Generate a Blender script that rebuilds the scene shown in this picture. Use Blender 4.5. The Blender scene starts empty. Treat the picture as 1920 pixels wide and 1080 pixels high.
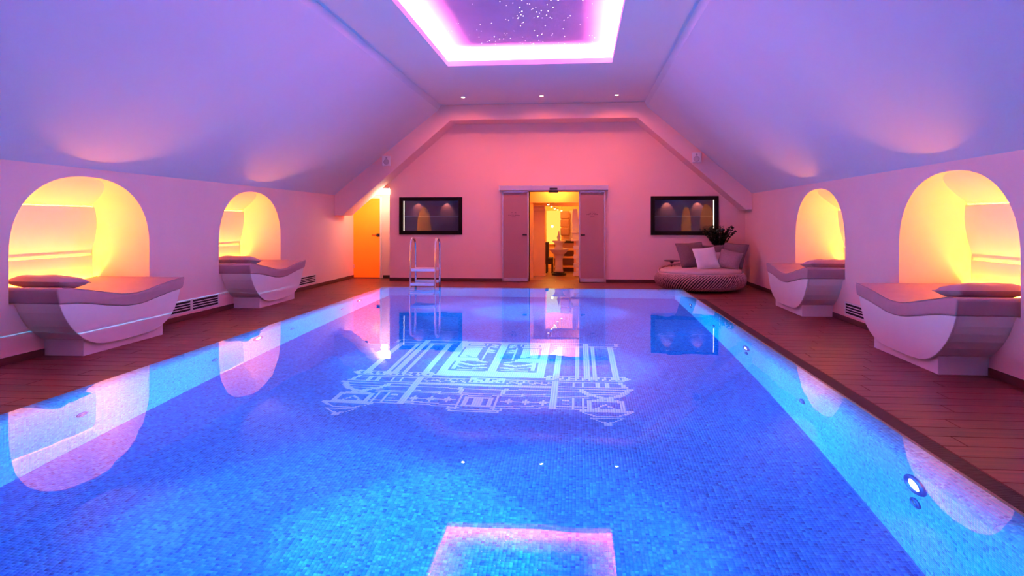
import bpy, bmesh, math, random
import numpy as np
from mathutils import Vector, Matrix
random.seed(7); RNG = np.random.default_rng(7)
SC = bpy.context.scene; C = SC.collection
R = math.radians

# ------------------------------------------------------------------ camera, world, exposure
cam_d = bpy.data.cameras.new('camera'); cam = bpy.data.objects.new('camera', cam_d); C.objects.link(cam)
cam.location = (0, 0, 1.4)
cam.rotation_euler = (R(90), 0, math.atan(126/1280))
cam_d.sensor_width = 36; cam_d.lens = 24; cam_d.shift_y = -125/1920; cam_d.clip_start = 0.05
SC.camera = cam
w = bpy.data.worlds.new('world'); SC.world = w; w.use_nodes = True
w.node_tree.nodes['Background'].inputs[0].default_value = (0.02, 0.015, 0.03, 1)
w.node_tree.nodes['Background'].inputs[1].default_value = 0.2
vs = SC.view_settings
vs.view_transform = 'Standard'; vs.look = 'None'; vs.gamma = 1; vs.use_curve_mapping = False
vs.exposure = 1.05
SC.cycles.max_bounces = 14; SC.cycles.diffuse_bounces = 6; SC.cycles.glossy_bounces = 6
SC.cycles.transmission_bounces = 10; SC.cycles.transparent_max_bounces = 10
SC.cycles.sample_clamp_indirect = 6; SC.cycles.use_denoising = True

# light powers, all in one place
COVE = dict(col=(1.0, 0.15, 0.36), e=600.0)            # star ceiling LED strips
NICHE = dict(col=(1.0, 0.28, 0.02), e=175.0)           # lounger niche LED strips
DOWN = dict(col=(1.0, 0.19, 0.09), w=60.0)          # ceiling downlights by the back wall
POOLW = dict(col=(0.03, 0.50, 1.0), w=95.0)         # underwater lamps, broad glow
POOLB = dict(col=(0.03, 0.56, 1.0), w=490.0)         # underwater lamps, main beam
SPA = dict(col=(1.0, 0.40, 0.06), w=42.0)
LAMP = dict(col=(1.0, 0.72, 0.45), e=11.0)

# ------------------------------------------------------------------ materials
M = {}
def mat(name, col, rough=0.6, metal=0.0, spec=0.5, noise=None, bump=None, trans=0, coat=0, objvar=0, ior=1.45):
    m = bpy.data.materials.new(name); m.use_nodes = True
    nt = m.node_tree; b = nt.nodes['Principled BSDF']
    b.inputs['Base Color'].default_value = (*col, 1)
    b.inputs['Roughness'].default_value = rough; b.inputs['Metallic'].default_value = metal
    b.inputs['Specular IOR Level'].default_value = spec; b.inputs['IOR'].default_value = ior
    b.inputs['Transmission Weight'].default_value = trans; b.inputs['Coat Weight'].default_value = coat
    tc = nt.nodes.new('ShaderNodeTexCoord')
    last = None
    if noise:                                   # (scale xyz, detail, amount)
        mp = nt.nodes.new('ShaderNodeMapping'); mp.inputs['Scale'].default_value = noise[0]
        nt.links.new(tc.outputs['Object'], mp.inputs['Vector'])
        n = nt.nodes.new('ShaderNodeTexNoise'); n.inputs['Scale'].default_value = 1; n.inputs['Detail'].default_value = noise[1]
        if objvar:
            oi = nt.nodes.new('ShaderNodeObjectInfo'); add = nt.nodes.new('ShaderNodeVectorMath'); add.operation = 'ADD'
            sc = nt.nodes.new('ShaderNodeMath'); sc.operation = 'MULTIPLY'; sc.inputs[1].default_value = 37
            nt.links.new(oi.outputs['Random'], sc.inputs[0]); nt.links.new(mp.outputs[0], add.inputs[0]); nt.links.new(sc.outputs[0], add.inputs[1])
            nt.links.new(add.outputs[0], n.inputs['Vector'])
        else:
            nt.links.new(mp.outputs[0], n.inputs['Vector'])
        r = nt.nodes.new('ShaderNodeMapRange'); r.inputs[1].default_value = .25; r.inputs[2].default_value = .75
        r.inputs[3].default_value = 1-noise[2]; r.inputs[4].default_value = 1+noise[2]
        nt.links.new(n.outputs[0], r.inputs[0]); last = r.outputs[0]
        if objvar:
            r2 = nt.nodes.new('ShaderNodeMapRange'); r2.inputs[3].default_value = 1-objvar; r2.inputs[4].default_value = 1+objvar
            nt.links.new(oi.outputs['Random'], r2.inputs[0])
            mu = nt.nodes.new('ShaderNodeMath'); mu.operation = 'MULTIPLY'
            nt.links.new(last, mu.inputs[0]); nt.links.new(r2.outputs[0], mu.inputs[1]); last = mu.outputs[0]
        v = nt.nodes.new('ShaderNodeVectorMath'); v.operation = 'SCALE'; v.inputs[0].default_value = col
        nt.links.new(last, v.inputs['Scale']); nt.links.new(v.outputs[0], b.inputs['Base Color'])
    if bump:                                    # (scale xyz, strength, distance)
        mp = nt.nodes.new('ShaderNodeMapping'); mp.inputs['Scale'].default_value = bump[0]
        nt.links.new(tc.outputs['Object'], mp.inputs['Vector'])
        n = nt.nodes.new('ShaderNodeTexNoise'); n.inputs['Scale'].default_value = 1; n.inputs['Detail'].default_value = 4
        nt.links.new(mp.outputs[0], n.inputs['Vector'])
        bp = nt.nodes.new('ShaderNodeBump'); bp.inputs['Strength'].default_value = bump[1]; bp.inputs['Distance'].default_value = bump[2]
        nt.links.new(n.outputs[0], bp.inputs['Height']); nt.links.new(bp.outputs[0], b.inputs['Normal'])
    M[name] = m; return m
def emit(name, col, e):
    m = bpy.data.materials.new(name); m.use_nodes = True; nt = m.node_tree
    nt.nodes.remove(nt.nodes['Principled BSDF']); em = nt.nodes.new('ShaderNodeEmission')
    em.inputs[0].default_value = (*col, 1); em.inputs[1].default_value = e
    nt.links.new(em.outputs[0], nt.nodes['Material Output'].inputs[0]); M[name] = m; return m

mat('plaster', (0.91, 0.59, 0.55), 0.75, noise=((1.3, 1.3, 1.3), 4, .03), bump=((9, 9, 9), .06, .01))
mat('ceiling_paint', (0.75, 0.73, 0.80), 0.8, noise=((.7, .7, .7), 4, .025), bump=((6, 6, 6), .05, .01))
mat('niche_plaster', (0.84, 0.74, 0.58), 0.7, noise=((2, 2, 2), 3, .03))
mat('plank', (0.150, 0.027, 0.024), 0.42, noise=((2.2, 34, 6), 5, .42), bump=((3, 60, 10), .12, .004), objvar=.17)
mat('deck_joint', (0.045, 0.022, 0.022), 0.8)
mat('skirting', (0.070, 0.020, 0.020), 0.45, noise=((3, 3, 30), 4, .25))
mat('white_lacquer', (0.80, 0.74, 0.73), 0.45, noise=((3, 3, 3), 2, .02))
mat('leather', (0.42, 0.23, 0.27), 0.48, noise=((6, 6, 6), 4, .06), bump=((120, 120, 120), .08, .002))
mat('piping', (0.30, 0.19, 0.21), 0.5)
mat('chrome', (0.82, 0.82, 0.85), 0.12, metal=1)
mat('steel', (0.55, 0.55, 0.58), 0.3, metal=1)
mat('aluminium', (0.62, 0.55, 0.55), 0.42, metal=.6)
mat('black_frame', (0.005, 0.003, 0.004), 0.6, spec=.15)
mat('black_plastic', (0.012, 0.010, 0.012), 0.5)
mat('vitrine_lining', (0.16, 0.065, 0.075), 0.7)
mat('white_plastic', (0.75, 0.72, 0.76), 0.5)
mat('grille_cloth', (0.42, 0.40, 0.45), 0.7)
mat('step_plastic', (0.80, 0.76, 0.84), 0.5)
mat('cushion_taupe', (0.150, 0.095, 0.095), 0.9, noise=((40, 40, 40), 3, .15), bump=((150, 150, 150), .2, .003))
mat('cushion_rose', (0.30, 0.19, 0.20), 0.9, noise=((40, 40, 40), 3, .12), bump=((150, 150, 150), .2, .003))
mat('cushion_white', (0.82, 0.78, 0.77), 0.9, noise=((8, 8, 8), 3, .04))
mat('seat_fabric', (0.58, 0.43, 0.42), 0.9, noise=((30, 30, 30), 3, .06), bump=((200, 200, 200), .15, .002))
mat('wicker', (0.52, 0.30, 0.29), 0.5, noise=((30, 30, 30), 3, .35))
mat('wicker_dark', (0.05, 0.025, 0.025), 0.5)
mat('wicker_core', (0.03, 0.016, 0.016), 0.8)
mat('dark_leaf', (0.020, 0.030, 0.018), 0.32, noise=((20, 20, 20), 2, .3))
mat('dark_pot', (0.020, 0.014, 0.015), 0.4)
mat('table_dark', (0.06, 0.035, 0.035), 0.4)
mat('stone', (0.70, 0.60, 0.48), 0.7, noise=((6, 6, 6), 4, .1))
mat('brick_white', (0.78, 0.72, 0.62), 0.7, noise=((6, 6, 6), 3, .08))
mat('amber_wall', (0.84, 0.54, 0.24), 0.8, noise=((3, 3, 3), 3, .05))
mat('spa_floor', (0.30, 0.16, 0.09), 0.3, noise=((2, 14, 4), 4, .25))
mat('dark_sofa', (0.05, 0.025, 0.03), 0.6)
mat('mauve_panel', (0.36, 0.18, 0.17), 0.8, noise=((10, 10, 10), 3, .15))
mat('window_cloth', (0.55, 0.45, 0.65), 0.8, noise=((2, 2, 9), 3, .12))
mat('grate_bar', (0.050, 0.022, 0.020), 0.5)
mat('edge_strip', (0.20, 0.095, 0.075), 0.45)
mat('grout', (0.07, 0.44, 0.84), 0.7)
mat('vent_dark', (0.006, 0.004, 0.004), 0.8)
mat('lamp_ring', (0.10, 0.16, 0.45), 0.5, metal=1)
emit('cove_led', COVE['col'], COVE['e'])
emit('niche_led', NICHE['col'], NICHE['e'])
emit('star', (0.92, 0.90, 1.0), 9)
mat('star_sky', (0.37, 0.34, 0.55), 0.8, noise=((1.5, 1.5, 1.5), 3, .05))
emit('down_led', (1.0, 0.72, 0.45), 40)
emit('lens', (0.85, 0.92, 1.0), 3)
emit('wall_lamp', LAMP['col'], LAMP['e'])
emit('vitrine_led', (1.0, 0.86, 0.70), 1.6)
emit('spa_lamp', (1.0, 0.80, 0.35), 9)
emit('spa_window', (1.0, 0.66, 0.10), 0.6)

# mosaic tile: colour stored per tile, glossy glass
def tile_mat():
    m = bpy.data.materials.new('mosaic'); m.use_nodes = True; nt = m.node_tree; b = nt.nodes['Principled BSDF']
    a = nt.nodes.new('ShaderNodeAttribute'); a.attribute_name = 'tile_col'
    nt.links.new(a.outputs['Color'], b.inputs['Base Color']); b.inputs['Roughness'].default_value = .3; b.inputs['Specular IOR Level'].default_value = .08
    M['mosaic'] = m
tile_mat()
for i, c in enumerate([(.030, .48, .86), (.05, .60, .92), (.012, .30, .70), (.10, .68, .94)]): mat('mosaic_piece_%d' % i, c, .25, noise=((60, 60, 60), 2, .06))
mat('mosaic_white', (.88, .90, .94), .3, noise=((30, 30, 30), 2, .04))
# water
def water_mat():
    m = bpy.data.materials.new('water'); m.use_nodes = True; nt = m.node_tree
    nt.nodes.remove(nt.nodes['Principled BSDF']); g = nt.nodes.new('ShaderNodeBsdfGlass')
    g.inputs['IOR'].default_value = 1.333; g.inputs['Roughness'].default_value = 0.0; g.inputs[0].default_value = (.93, .97, 1, 1)
    tc = nt.nodes.new('ShaderNodeTexCoord'); n = nt.nodes.new('ShaderNodeTexNoise'); n.inputs['Scale'].default_value = 2.2; n.inputs['Detail'].default_value = 1.6
    nt.links.new(tc.outputs['Object'], n.inputs['Vector'])
    bp = nt.nodes.new('ShaderNodeBump'); bp.inputs['Strength'].default_value = 1; bp.inputs['Distance'].default_value = .0012
    nt.links.new(n.outputs[0], bp.inputs['Height']); nt.links.new(bp.outputs[0], g.inputs['Normal'])
    nt.links.new(g.outputs[0], nt.nodes['Material Output'].inputs[0]); M['water'] = m
water_mat()
# thin clear / tinted pane: see-through with Fresnel reflection
def pane_mat(name, tint, refl=1.0, haze=0.0, hazecol=(.6, .5, .5)):
    m = bpy.data.materials.new(name); m.use_nodes = True; nt = m.node_tree
    nt.nodes.remove(nt.nodes['Principled BSDF'])
    t = nt.nodes.new('ShaderNodeBsdfTransparent'); t.inputs[0].default_value = (*tint, 1)
    g = nt.nodes.new('ShaderNodeBsdfGlossy'); g.inputs['Roughness'].default_value = .02
    fr = nt.nodes.new('ShaderNodeFresnel'); fr.inputs[0].default_value = 1.7
    mx = nt.nodes.new('ShaderNodeMixShader')
    nt.links.new(fr.outputs[0], mx.inputs[0]); nt.links.new(t.outputs[0], mx.inputs[1]); nt.links.new(g.outputs[0], mx.inputs[2])
    out = mx.outputs[0]
    if haze:
        dfu = nt.nodes.new('ShaderNodeBsdfDiffuse'); dfu.inputs[0].default_value = (*hazecol, 1)
        tr = nt.nodes.new('ShaderNodeBsdfTranslucent'); tr.inputs[0].default_value = (*hazecol, 1)
        ad = nt.nodes.new('ShaderNodeMixShader'); ad.inputs[0].default_value = .5
        nt.links.new(dfu.outputs[0], ad.inputs[1]); nt.links.new(tr.outputs[0], ad.inputs[2])
        m2 = nt.nodes.new('ShaderNodeMixShader'); m2.inputs[0].default_value = haze
        nt.links.new(out, m2.inputs[1]); nt.links.new(ad.outputs[0], m2.inputs[2]); out = m2.outputs[0]
    nt.links.new(out, nt.nodes['Material Output'].inputs[0]); M[name] = m
pane_mat('vitrine_glass', (.92, .90, .90))
pane_mat('frosted_glass', (.8, .7, .7), haze=.85, hazecol=(.78, .50, .50))
pane_mat('amber_glass', (1, .75, .4), haze=.9, hazecol=(.92, .50, .08))
pane_mat('shelf_glass', (.85, .95, .92), haze=.15, hazecol=(.8, .9, .85))

# ------------------------------------------------------------------ mesh helpers
class G:
    def __init__(s): s.v = []; s.f = []
    def add(s, v, f):
        n = len(s.v); s.v += [tuple(p) for p in v]; s.f += [tuple(i+n for i in q) for q in f]; return s
    def box(s, x0, x1, y0, y1, z0, z1):
        return s.add([(x0, y0, z0), (x1, y0, z0), (x1, y1, z0), (x0, y1, z0), (x0, y0, z1), (x1, y0, z1), (x1, y1, z1), (x0, y1, z1)],
                     [(0, 3, 2, 1), (4, 5, 6, 7), (0, 1, 5, 4), (1, 2, 6, 5), (2, 3, 7, 6), (3, 0, 4, 7)])
    def prism(s, pts, a0, a1, f):               # pts 2D closed outline; f(a, p, q) -> xyz; a0..a1 along the axis
        n = len(pts); v = [f(a0, *p) for p in pts] + [f(a1, *p) for p in pts]
        fc = [tuple(range(n))[::-1], tuple(range(n, 2*n))] + [(i, (i+1) % n, n+(i+1) % n, n+i) for i in range(n)]
        return s.add(v, fc)
    def sheet(s, pts, a0, a1, f):               # open polyline swept
        n = len(pts); v = [f(a0, *p) for p in pts] + [f(a1, *p) for p in pts]
        return s.add(v, [(i, i+1, n+i+1, n+i) for i in range(n-1)])
    def lathe(s, prof, seg=32, c=(0, 0, 0), cap=True):
        v = []; n = len(prof)
        for k in range(seg):
            a = 2*math.pi*k/seg
            v += [(c[0]+r*math.cos(a), c[1]+r*math.sin(a), c[2]+z) for r, z in prof]
        f = [(k*n+i, ((k+1) % seg)*n+i, ((k+1) % seg)*n+i+1, k*n+i+1) for k in range(seg) for i in range(n-1)]
        if cap: f += [tuple(k*n for k in range(seg))[::-1], tuple(k*n+n-1 for k in range(seg))]
        return s.add(v, f)
    def tube(s, pts, r, seg=10):
        pts = [Vector(p) for p in pts]; n = len(pts); v = []; rr = r if isinstance(r, (list, tuple)) else [r]*n
        up = None
        for i, p in enumerate(pts):
            t = (pts[min(i+1, n-1)]-pts[max(i-1, 0)]).normalized()
            if up is None: up = t.orthogonal().normalized()
            up = (up-t*up.dot(t)).normalized(); sd = t.cross(up)
            v += [tuple(p+(up*math.cos(2*math.pi*k/seg)+sd*math.sin(2*math.pi*k/seg))*rr[i]) for k in range(seg)]
        f = [(i*seg+k, i*seg+(k+1) % seg, (i+1)*seg+(k+1) % seg, (i+1)*seg+k) for i in range(n-1) for k in range(seg)]
        f += [tuple(range(seg))[::-1], tuple(range((n-1)*seg, n*seg))]
        return s.add(v, f)
    def obj(s, name, m, parent=None, smooth=False, bevel=0, seg=2, fix=True):
        me = bpy.data.meshes.new(name); me.from_pydata(s.v, [], s.f)
        if fix:
            b = bmesh.new(); b.from_mesh(me); bmesh.ops.recalc_face_normals(b, faces=b.faces); b.to_mesh(me); b.free()
        return link(name, me, m, parent, smooth, bevel, seg)
def link(name, me, m, parent=None, smooth=False, bevel=0, seg=2):
    me.materials.append(M[m] if isinstance(m, str) else m)
    o = bpy.data.objects.new(name, me); C.objects.link(o)
    if parent: o.parent = parent
    if smooth: me.polygons.foreach_set('use_smooth', [True]*len(me.polygons))
    if bevel:
        md = o.modifiers.new('bevel', 'BEVEL'); md.width = bevel; md.segments = seg; md.limit_method = 'ANGLE'; md.angle_limit = R(40)
        md.harden_normals = False
    return o
def thing(name, label, cat, loc=(0, 0, 0), group=None, rz=0):
    o = bpy.data.objects.new(name, None); C.objects.link(o); o.location = loc; o.rotation_euler = (0, 0, rz)
    o.empty_display_size = .1
    return tag(o, label, cat, group)
def tag(o, label, cat=None, group=None):
    o['label'] = label
    if cat: o['category'] = cat
    if group: o['group'] = group
    return o
def struct(o, label=None, cat=None):
    o['kind'] = 'structure'
    if label: o['label'] = label
    if cat: o['category'] = cat
    return o
def stuff(o): o['kind'] = 'stuff'; return o
def spot(name, loc, direction, watts, col, angle, blend=.4, radius=.05, parent=None):
    l = bpy.data.lights.new(name, 'SPOT'); l.energy = watts; l.color = col; l.spot_size = R(angle); l.spot_blend = blend; l.shadow_soft_size = radius
    o = bpy.data.objects.new(name, l); C.objects.link(o); o.location = loc
    o.rotation_euler = Vector(direction).to_track_quat('-Z', 'Y').to_euler()
    if parent: o.parent = parent
    return o
def point(name, loc, watts, col, radius=.1, parent=None):
    l = bpy.data.lights.new(name, 'POINT'); l.energy = watts; l.color = col; l.shadow_soft_size = radius
    o = bpy.data.objects.new(name, l); C.objects.link(o); o.location = loc
    if parent: o.parent = parent
    return o

# ------------------------------------------------------------------ dimensions of the hall
XL, XR = -5.56, 3.70            # side walls
ZW, ZC = 2.0, 4.01              # wall top, flat ceiling
CL, CR = -3.10, 1.42            # edges of the flat ceiling
YN, YB, YR = -2.6, 15.75, 16.43 # wall behind the camera, back wall, recessed door wall
YF = 15.10                      # front of the roof beam
PL, PR, PN, PF = -3.50, 1.69, 0.9, 12.36       # pool walls; the basin stands a step above the deck
RIM = 0.145                     # rounded overflow rim
PB = -1.05                      # pool floor
WZ = 0.175; RT = .165                     # water level

# ------------------------------------------------------------------ floor: slab and planks
gx0, gx1, gy0, gy1 = PL-RIM-.012, 2.25, PN-RIM-.012, PF+RIM+.012
g = G()
for a in ((XL-.2, gx0, YN, YR), (gx1, XR, YN, YR), (gx0, gx1, YN, gy0), (gx0, gx1, gy1, YR)): g.box(a[0], a[1], a[2], a[3], -.20, -.006)
floor = struct(g.obj('floor', 'deck_joint'), 'dark reddish wood plank deck around the pool', 'floor')
plank_rects = []
def lay(x0, x1, y0, y1, L=1.2, W=.2):
    k = 0; y = y0
    while y < y1-.01:
        ye = min(y+W, y1); off = (k*.43) % 1.0*L; x = x0-off
        while x < x1-.02:
            a, b = max(x, x0), min(x+L, x1)
            if b-a > .03: plank_rects.append((a+.002, b-.002, y+.0025, ye-.0025))
            x += L
        y += W; k += 1
lay(gx1, XR, 2.7, gy1, W=.2); lay(XL, gx0, 3.4, gy1, W=.2); lay(XL-.1, XR, gy1, YB+.6, W=.25, L=1.5)
plank_rects.sort(key=lambda r: -((r[1]-r[0])*(r[3]-r[2]))/max(.5, r[2])**2)
def plank_geo(g, r): 
    a, b, c, d = r; t = 0; e = .003
    return g.add([(a, c, -.006), (b, c, -.006), (b, d, -.006), (a, d, -.006), (a+e, c+e, t), (b-e, c+e, t), (b-e, d-e, t), (a+e, d-e, t)],
                 [(4, 5, 6, 7), (0, 1, 5, 4), (1, 2, 6, 5), (2, 3, 7, 6), (3, 0, 4, 7)])
cache = {}
for r in plank_rects[:295]:
    L, W = round(r[1]-r[0], 3), round(r[3]-r[2], 3)
    if (L, W) not in cache:
        me = bpy.data.meshes.new('plank'); gg = plank_geo(G(), (-L/2, L/2, -W/2, W/2)); me.from_pydata(gg.v, [], gg.f); me.materials.append(M['plank']); cache[(L, W)] = me
    o = bpy.data.objects.new('plank', cache[(L, W)]); C.objects.link(o); o.parent = floor
    o.location = ((r[0]+r[1])/2, (r[2]+r[3])/2, 0)
rest = list(plank_rects[295:]); plank_rects = []
lay(gx1, XR, YN, 2.7); lay(XL, gx0, YN, 3.4); lay(gx0, gx1, YN, gy0)
g = G()
for r in rest+plank_rects: plank_geo(g, r)
stuff(g.obj('plank_field', 'plank', floor, fix=False))

# ------------------------------------------------------------------ niches and side walls
HW, SPR, TOP, NSE = 1.10, 1.06, 1.905, 2.3
def arch(y): return SPR+(TOP-SPR)*max(0, 1-(abs(y)/HW)**NSE)**(1/NSE)
HULL = [(-1.035, .583), (-.99, .485), (-.94, .41), (-.88, .335), (-.80, .262), (-.70, .19), (-.60, .140), (-.50, .108), (-.40, .088), (-.22, .078), (.10, .078), (.37, .084),
        (.50, .100), (.62, .132), (.73, .18), (.82, .24), (.89, .31), (.945, .40), (.985, .48), (1.01, .538)]
def zb(y):
    if y <= HULL[0][0]: return .583
    if y >= HULL[-1][0]: return .538
    for (a, b), (c, d) in zip(HULL, HULL[1:]):
        if a <= y <= c: return b+(d-b)*(y-a)/(c-a)
ARCH_Y = [-HW]+[-HW*math.cos(t*math.pi/40) for t in range(1, 40)]+[HW]
def side_wall(name, X, s, centres, label):
    g = G(); ys = [YN]
    for c in centres: ys += [c+y for y in ARCH_Y]
    yend = YR if s < 0 else YB
    ys += [yend]
    def inside(y0, y1):
        for c in centres:
            if y0 >= c-HW-1e-6 and y1 <= c+HW+1e-6: return c
        return None
    for y0, y1 in zip(ys, ys[1:]):
        c = inside(y0, y1)
        segs = [((0, 0), (ZW, ZW))] if c is None else [((0, 0), (zb(y0-c), zb(y1-c))), ((arch(y0-c), arch(y1-c)), (ZW, ZW))]
        for (a0, a1), (b0, b1) in segs:
            q = [(X, y0, a0), (X, y1, a1), (X, y1, b1), (X, y0, b0)]
            g.add(q, [(0, 1, 2, 3) if s > 0 else (3, 2, 1, 0)])
    wall = struct(g.obj(name, 'plaster', fix=False), label, 'wall')
    for c in centres:
        f = lambda d, y, z: (X+s*d, c+y, z)
        loop = [(-HW, .45)]+[(y, arch(y)) for y in ARCH_Y]+[(HW, .45)]
        rv = G().sheet(loop, 0, .98, f).obj('niche_reveal', 'niche_plaster', wall, smooth=True)
        fx = lambda y, d, z: (X+s*d, c+y, z)
        W = HW-.002
        tag(G().prism([(.03, 1.915), (.10, 1.885), (.22, 1.825), (.40, 1.735), (.60, 1.63), (.80, 1.50), (.82, 1.53), (.6, 1.67), (.2, 1.87), (.05, 1.94)], -W, W, fx)
            .obj('niche_panel', 'niche_plaster', rv, smooth=False), 'sloping upper panel of the niche')
        G().prism([(.635, 1.585), (.865, .79), (.885, .79), (.655, 1.585)], -W, W, fx).obj('niche_panel', 'niche_plaster', rv)
        G().prism([(.79, .955), (.79, .30), (.81, .30), (.81, .955)], -W, W, fx).obj('niche_panel', 'niche_plaster', rv)
        G().prism([(.95, .30), (.95, 1.9), (.97, 1.9), (.97, .30)], -W, W, fx).obj('niche_back', 'niche_plaster', rv)
        # LED strips behind the two ledges and behind the mattress
        for d0, d1, z in ((.812, .832, .845), (.68, .705, 1.53), (.745, .775, .60)):
            G().add([fx(-W+.03, d0, z), fx(W-.03, d0, z), fx(W-.03, d1, z), fx(-W+.03, d1, z)], [(0, 1, 2, 3) if s < 0 else (3, 2, 1, 0)]).obj('led_strip', 'niche_led', rv, fix=False)
    return wall
NL, NR = (7.27, 11.19), (7.24, 11.06)
wall_left = side_wall('wall_left', XL, -1, NL, 'white plaster side wall with two glowing arched niches and a hinged glass door beyond')
wall_right = side_wall('wall_right', XR, 1, NR, 'white plaster side wall with two glowing arched niches behind the round daybed side')

# ------------------------------------------------------------------ back wall (with openings) and wall behind the camera
DX0, DX1, DZ = -1.155, 0.0, 2.10          # sliding door opening
VITS = ((-4.215, -2.714, 1.089, 1.966), (1.617, 3.119, 1.089, 1.970))
XE = -4.45                                 # left end of the proud back wall
g = G(); xs = sorted([XE, XR, DX0, DX1]+[v[0]+.05 for v in VITS]+[v[1]-.05 for v in VITS])
for a, b in zip(xs, xs[1:]):
    m_ = (a+b)/2; holes = []
    if DX0 < m_ < DX1: holes = [(0, DZ)]
    for v in VITS:
        if v[0] < m_ < v[1]: holes = [(v[2]+.05, v[3]-.05)]
    z = 0
    for h0, h1 in holes:
        if h0 > z: g.box(a, b, YB, YB+.28, z, h0)
        z = h1
    g.box(a, b, YB, YB+.28, z, ZC)
wall_back = struct(g.obj('wall_back', 'plaster'), 'pinkish plaster end wall with sliding glass doors and two display cases', 'wall')
g = G()
g.box(XL-.1, -5.665, YR, YR+.15, 0, 2.6); g.box(-4.84, XE+.9, YR, YR+.15, 0, 3.3); g.box(-5.665, -4.84, YR, YR+.15, 2.0, 3.3)
struct(g.obj('wall_recess', 'plaster'), 'recessed plaster wall holding the amber glass door', 'wall')
g = G(); g.add([(XL, YN, 0), (XR, YN, 0), (XR, YN, ZW), (CR, YN, ZC), (CL, YN, ZC), (XL, YN, ZW)], [tuple(range(6))])
struct(g.obj('wall_front', 'plaster'), 'plaster end wall behind the viewer', 'wall')
# skirting boards
def board(name, x0, x1, y0, y1, label): struct(G().box(x0, x1, y0, y1, 0, .075).obj(name, 'skirting', bevel=.004), label, 'baseboard')
for k, (a, b) in enumerate(((YN, NL[0]-.66), (NL[0]+.71, NL[1]-.66), (NL[1]+.71, YF+.02))): board('baseboard_left_%d' % (k+1), XL, XL+.014, a, b, ['dark skirting of left wall nearest the viewer', 'dark skirting between the two left loungers', 'dark skirting of left wall beyond the far lounger'][k])
for k, (a, b) in enumerate(((YN, NR[0]-.66), (NR[0]+.71, NR[1]-.66), (NR[1]+.71, YB))): board('baseboard_right_%d' % (k+1), XR-.014, XR, a, b, ['dark skirting of right wall nearest the viewer', 'dark skirting between the two right loungers', 'dark skirting of right wall beside the daybed'][k])
board('baseboard_back_1', XE, -1.79, YB-.014, YB, 'dark skirting between amber door and sliding doors')
board('baseboard_back_2', .61, XR-.014, YB-.014, YB, 'dark skirting behind the round daybed')
board('baseboard_back_3', -4.81, XE, YR-.014, YR, 'short dark skirting right of the amber door')
board('baseboard_left_4', XL, XL+.014, YF+.02, YR-.002, 'dark skirting left of the amber door')

# ------------------------------------------------------------------ ceiling: slopes, flat strip with star cove, roof beam
g = G(); Y1 = YR+.15
for X0, X1, s in ((XL, CL, 1), (XR, CR, -1)):
    g.add([(X0, YN, ZW), (X0, Y1, ZW), (X1-.05*s, Y1, 3.90), (X1-.05*s, YN, 3.90)], [(0, 1, 2, 3)])
    g.add([(X1-.05*s, YN, 3.90), (X1-.05*s, Y1, 3.90), (X1, Y1, ZC), (X1, YN, ZC)], [(0, 1, 2, 3)])
CX0, CX1, CY0, CY1 = -2.20, .54, 3.0, 11.34
for a in ((CL, CX0, YN, Y1), (CX1, CR, YN, Y1), (CX0, CX1, YN, CY0), (CX0, CX1, CY1, Y1)):
    g.add([(a[0], a[2], ZC), (a[1], a[2], ZC), (a[1], a[3], ZC), (a[0], a[3], ZC)], [(0, 1, 2, 3)])
ceiling = struct(g.obj('ceiling', 'ceiling_paint', fix=False), 'sloping attic ceiling washed in violet light', 'ceiling')
LH, EX, PZ = .09, .24, 4.25
g = G()
g.box(CX0-.03, CX0, CY0-.03, CY1+.03, ZC+.002, ZC+LH); g.box(CX1, CX1+.03, CY0-.03, CY1+.03, ZC+.002, ZC+LH)
g.box(CX0, CX1, CY0-.03, CY0, ZC+.002, ZC+LH); g.box(CX0, CX1, CY1, CY1+.03, ZC+.002, ZC+LH)
g.obj('cove_lip', 'ceiling_paint', ceiling)
g = G()
loop = [(CX0-EX, CY0-EX), (CX1+EX, CY0-EX), (CX1+EX, CY1+EX), (CX0-EX, CY1+EX), (CX0-EX, CY0-EX)]
g.sheet(loop, ZC+.002, PZ, lambda z, x, y: (x, y, z))
for a in ((CX0-EX, CX0-.03, CY0-EX, CY1+EX), (CX1+.03, CX1+EX, CY0-EX, CY1+EX), (CX0-.03, CX1+.03, CY0-EX, CY0-.03), (CX0-.03, CX1+.03, CY1+.03, CY1+EX)):
    g.add([(a[0], a[2], ZC+.03), (a[1], a[2], ZC+.03), (a[1], a[3], ZC+.03), (a[0], a[3], ZC+.03)], [(0, 1, 2, 3)])
g.obj('cove_wall', 'ceiling_paint', ceiling, fix=False)
star_panel = tag(G().add([(CX0-EX, CY0-EX, PZ), (CX1+EX, CY0-EX, PZ), (CX1+EX, CY1+EX, PZ), (CX0-EX, CY1+EX, PZ)], [(0, 1, 2, 3)]).obj('star_panel', 'star_sky', ceiling, fix=False), 'violet star-sky panel dotted with tiny lights')
e0, e1, lz = .10, .14, ZC+.06
for a in ((CX0-e1, CX0-e0, CY0-e0, CY1+e0), (CX1+e0, CX1+e1, CY0-e0, CY1+e0), (CX0-e0, CX1+e0, CY0-e1, CY0-e0), (CX0-e0, CX1+e0, CY1+e0, CY1+e1)):
    G().add([(a[0], a[2], lz), (a[1], a[2], lz), (a[1], a[3], lz), (a[0], a[3], lz)], [(0, 1, 2, 3)]).obj('led_strip', 'cove_led', ceiling, fix=False)
star_me = {}
for sz in (.0026, .0038, .0056):
    gg = G().lathe([(sz, 0), (sz*.7, -sz*.5), (.0005, -sz*.7)], 8); me = bpy.data.meshes.new('star_light'); me.from_pydata(gg.v, [], gg.f); me.materials.append(M['star']); star_me[sz] = me
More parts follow.
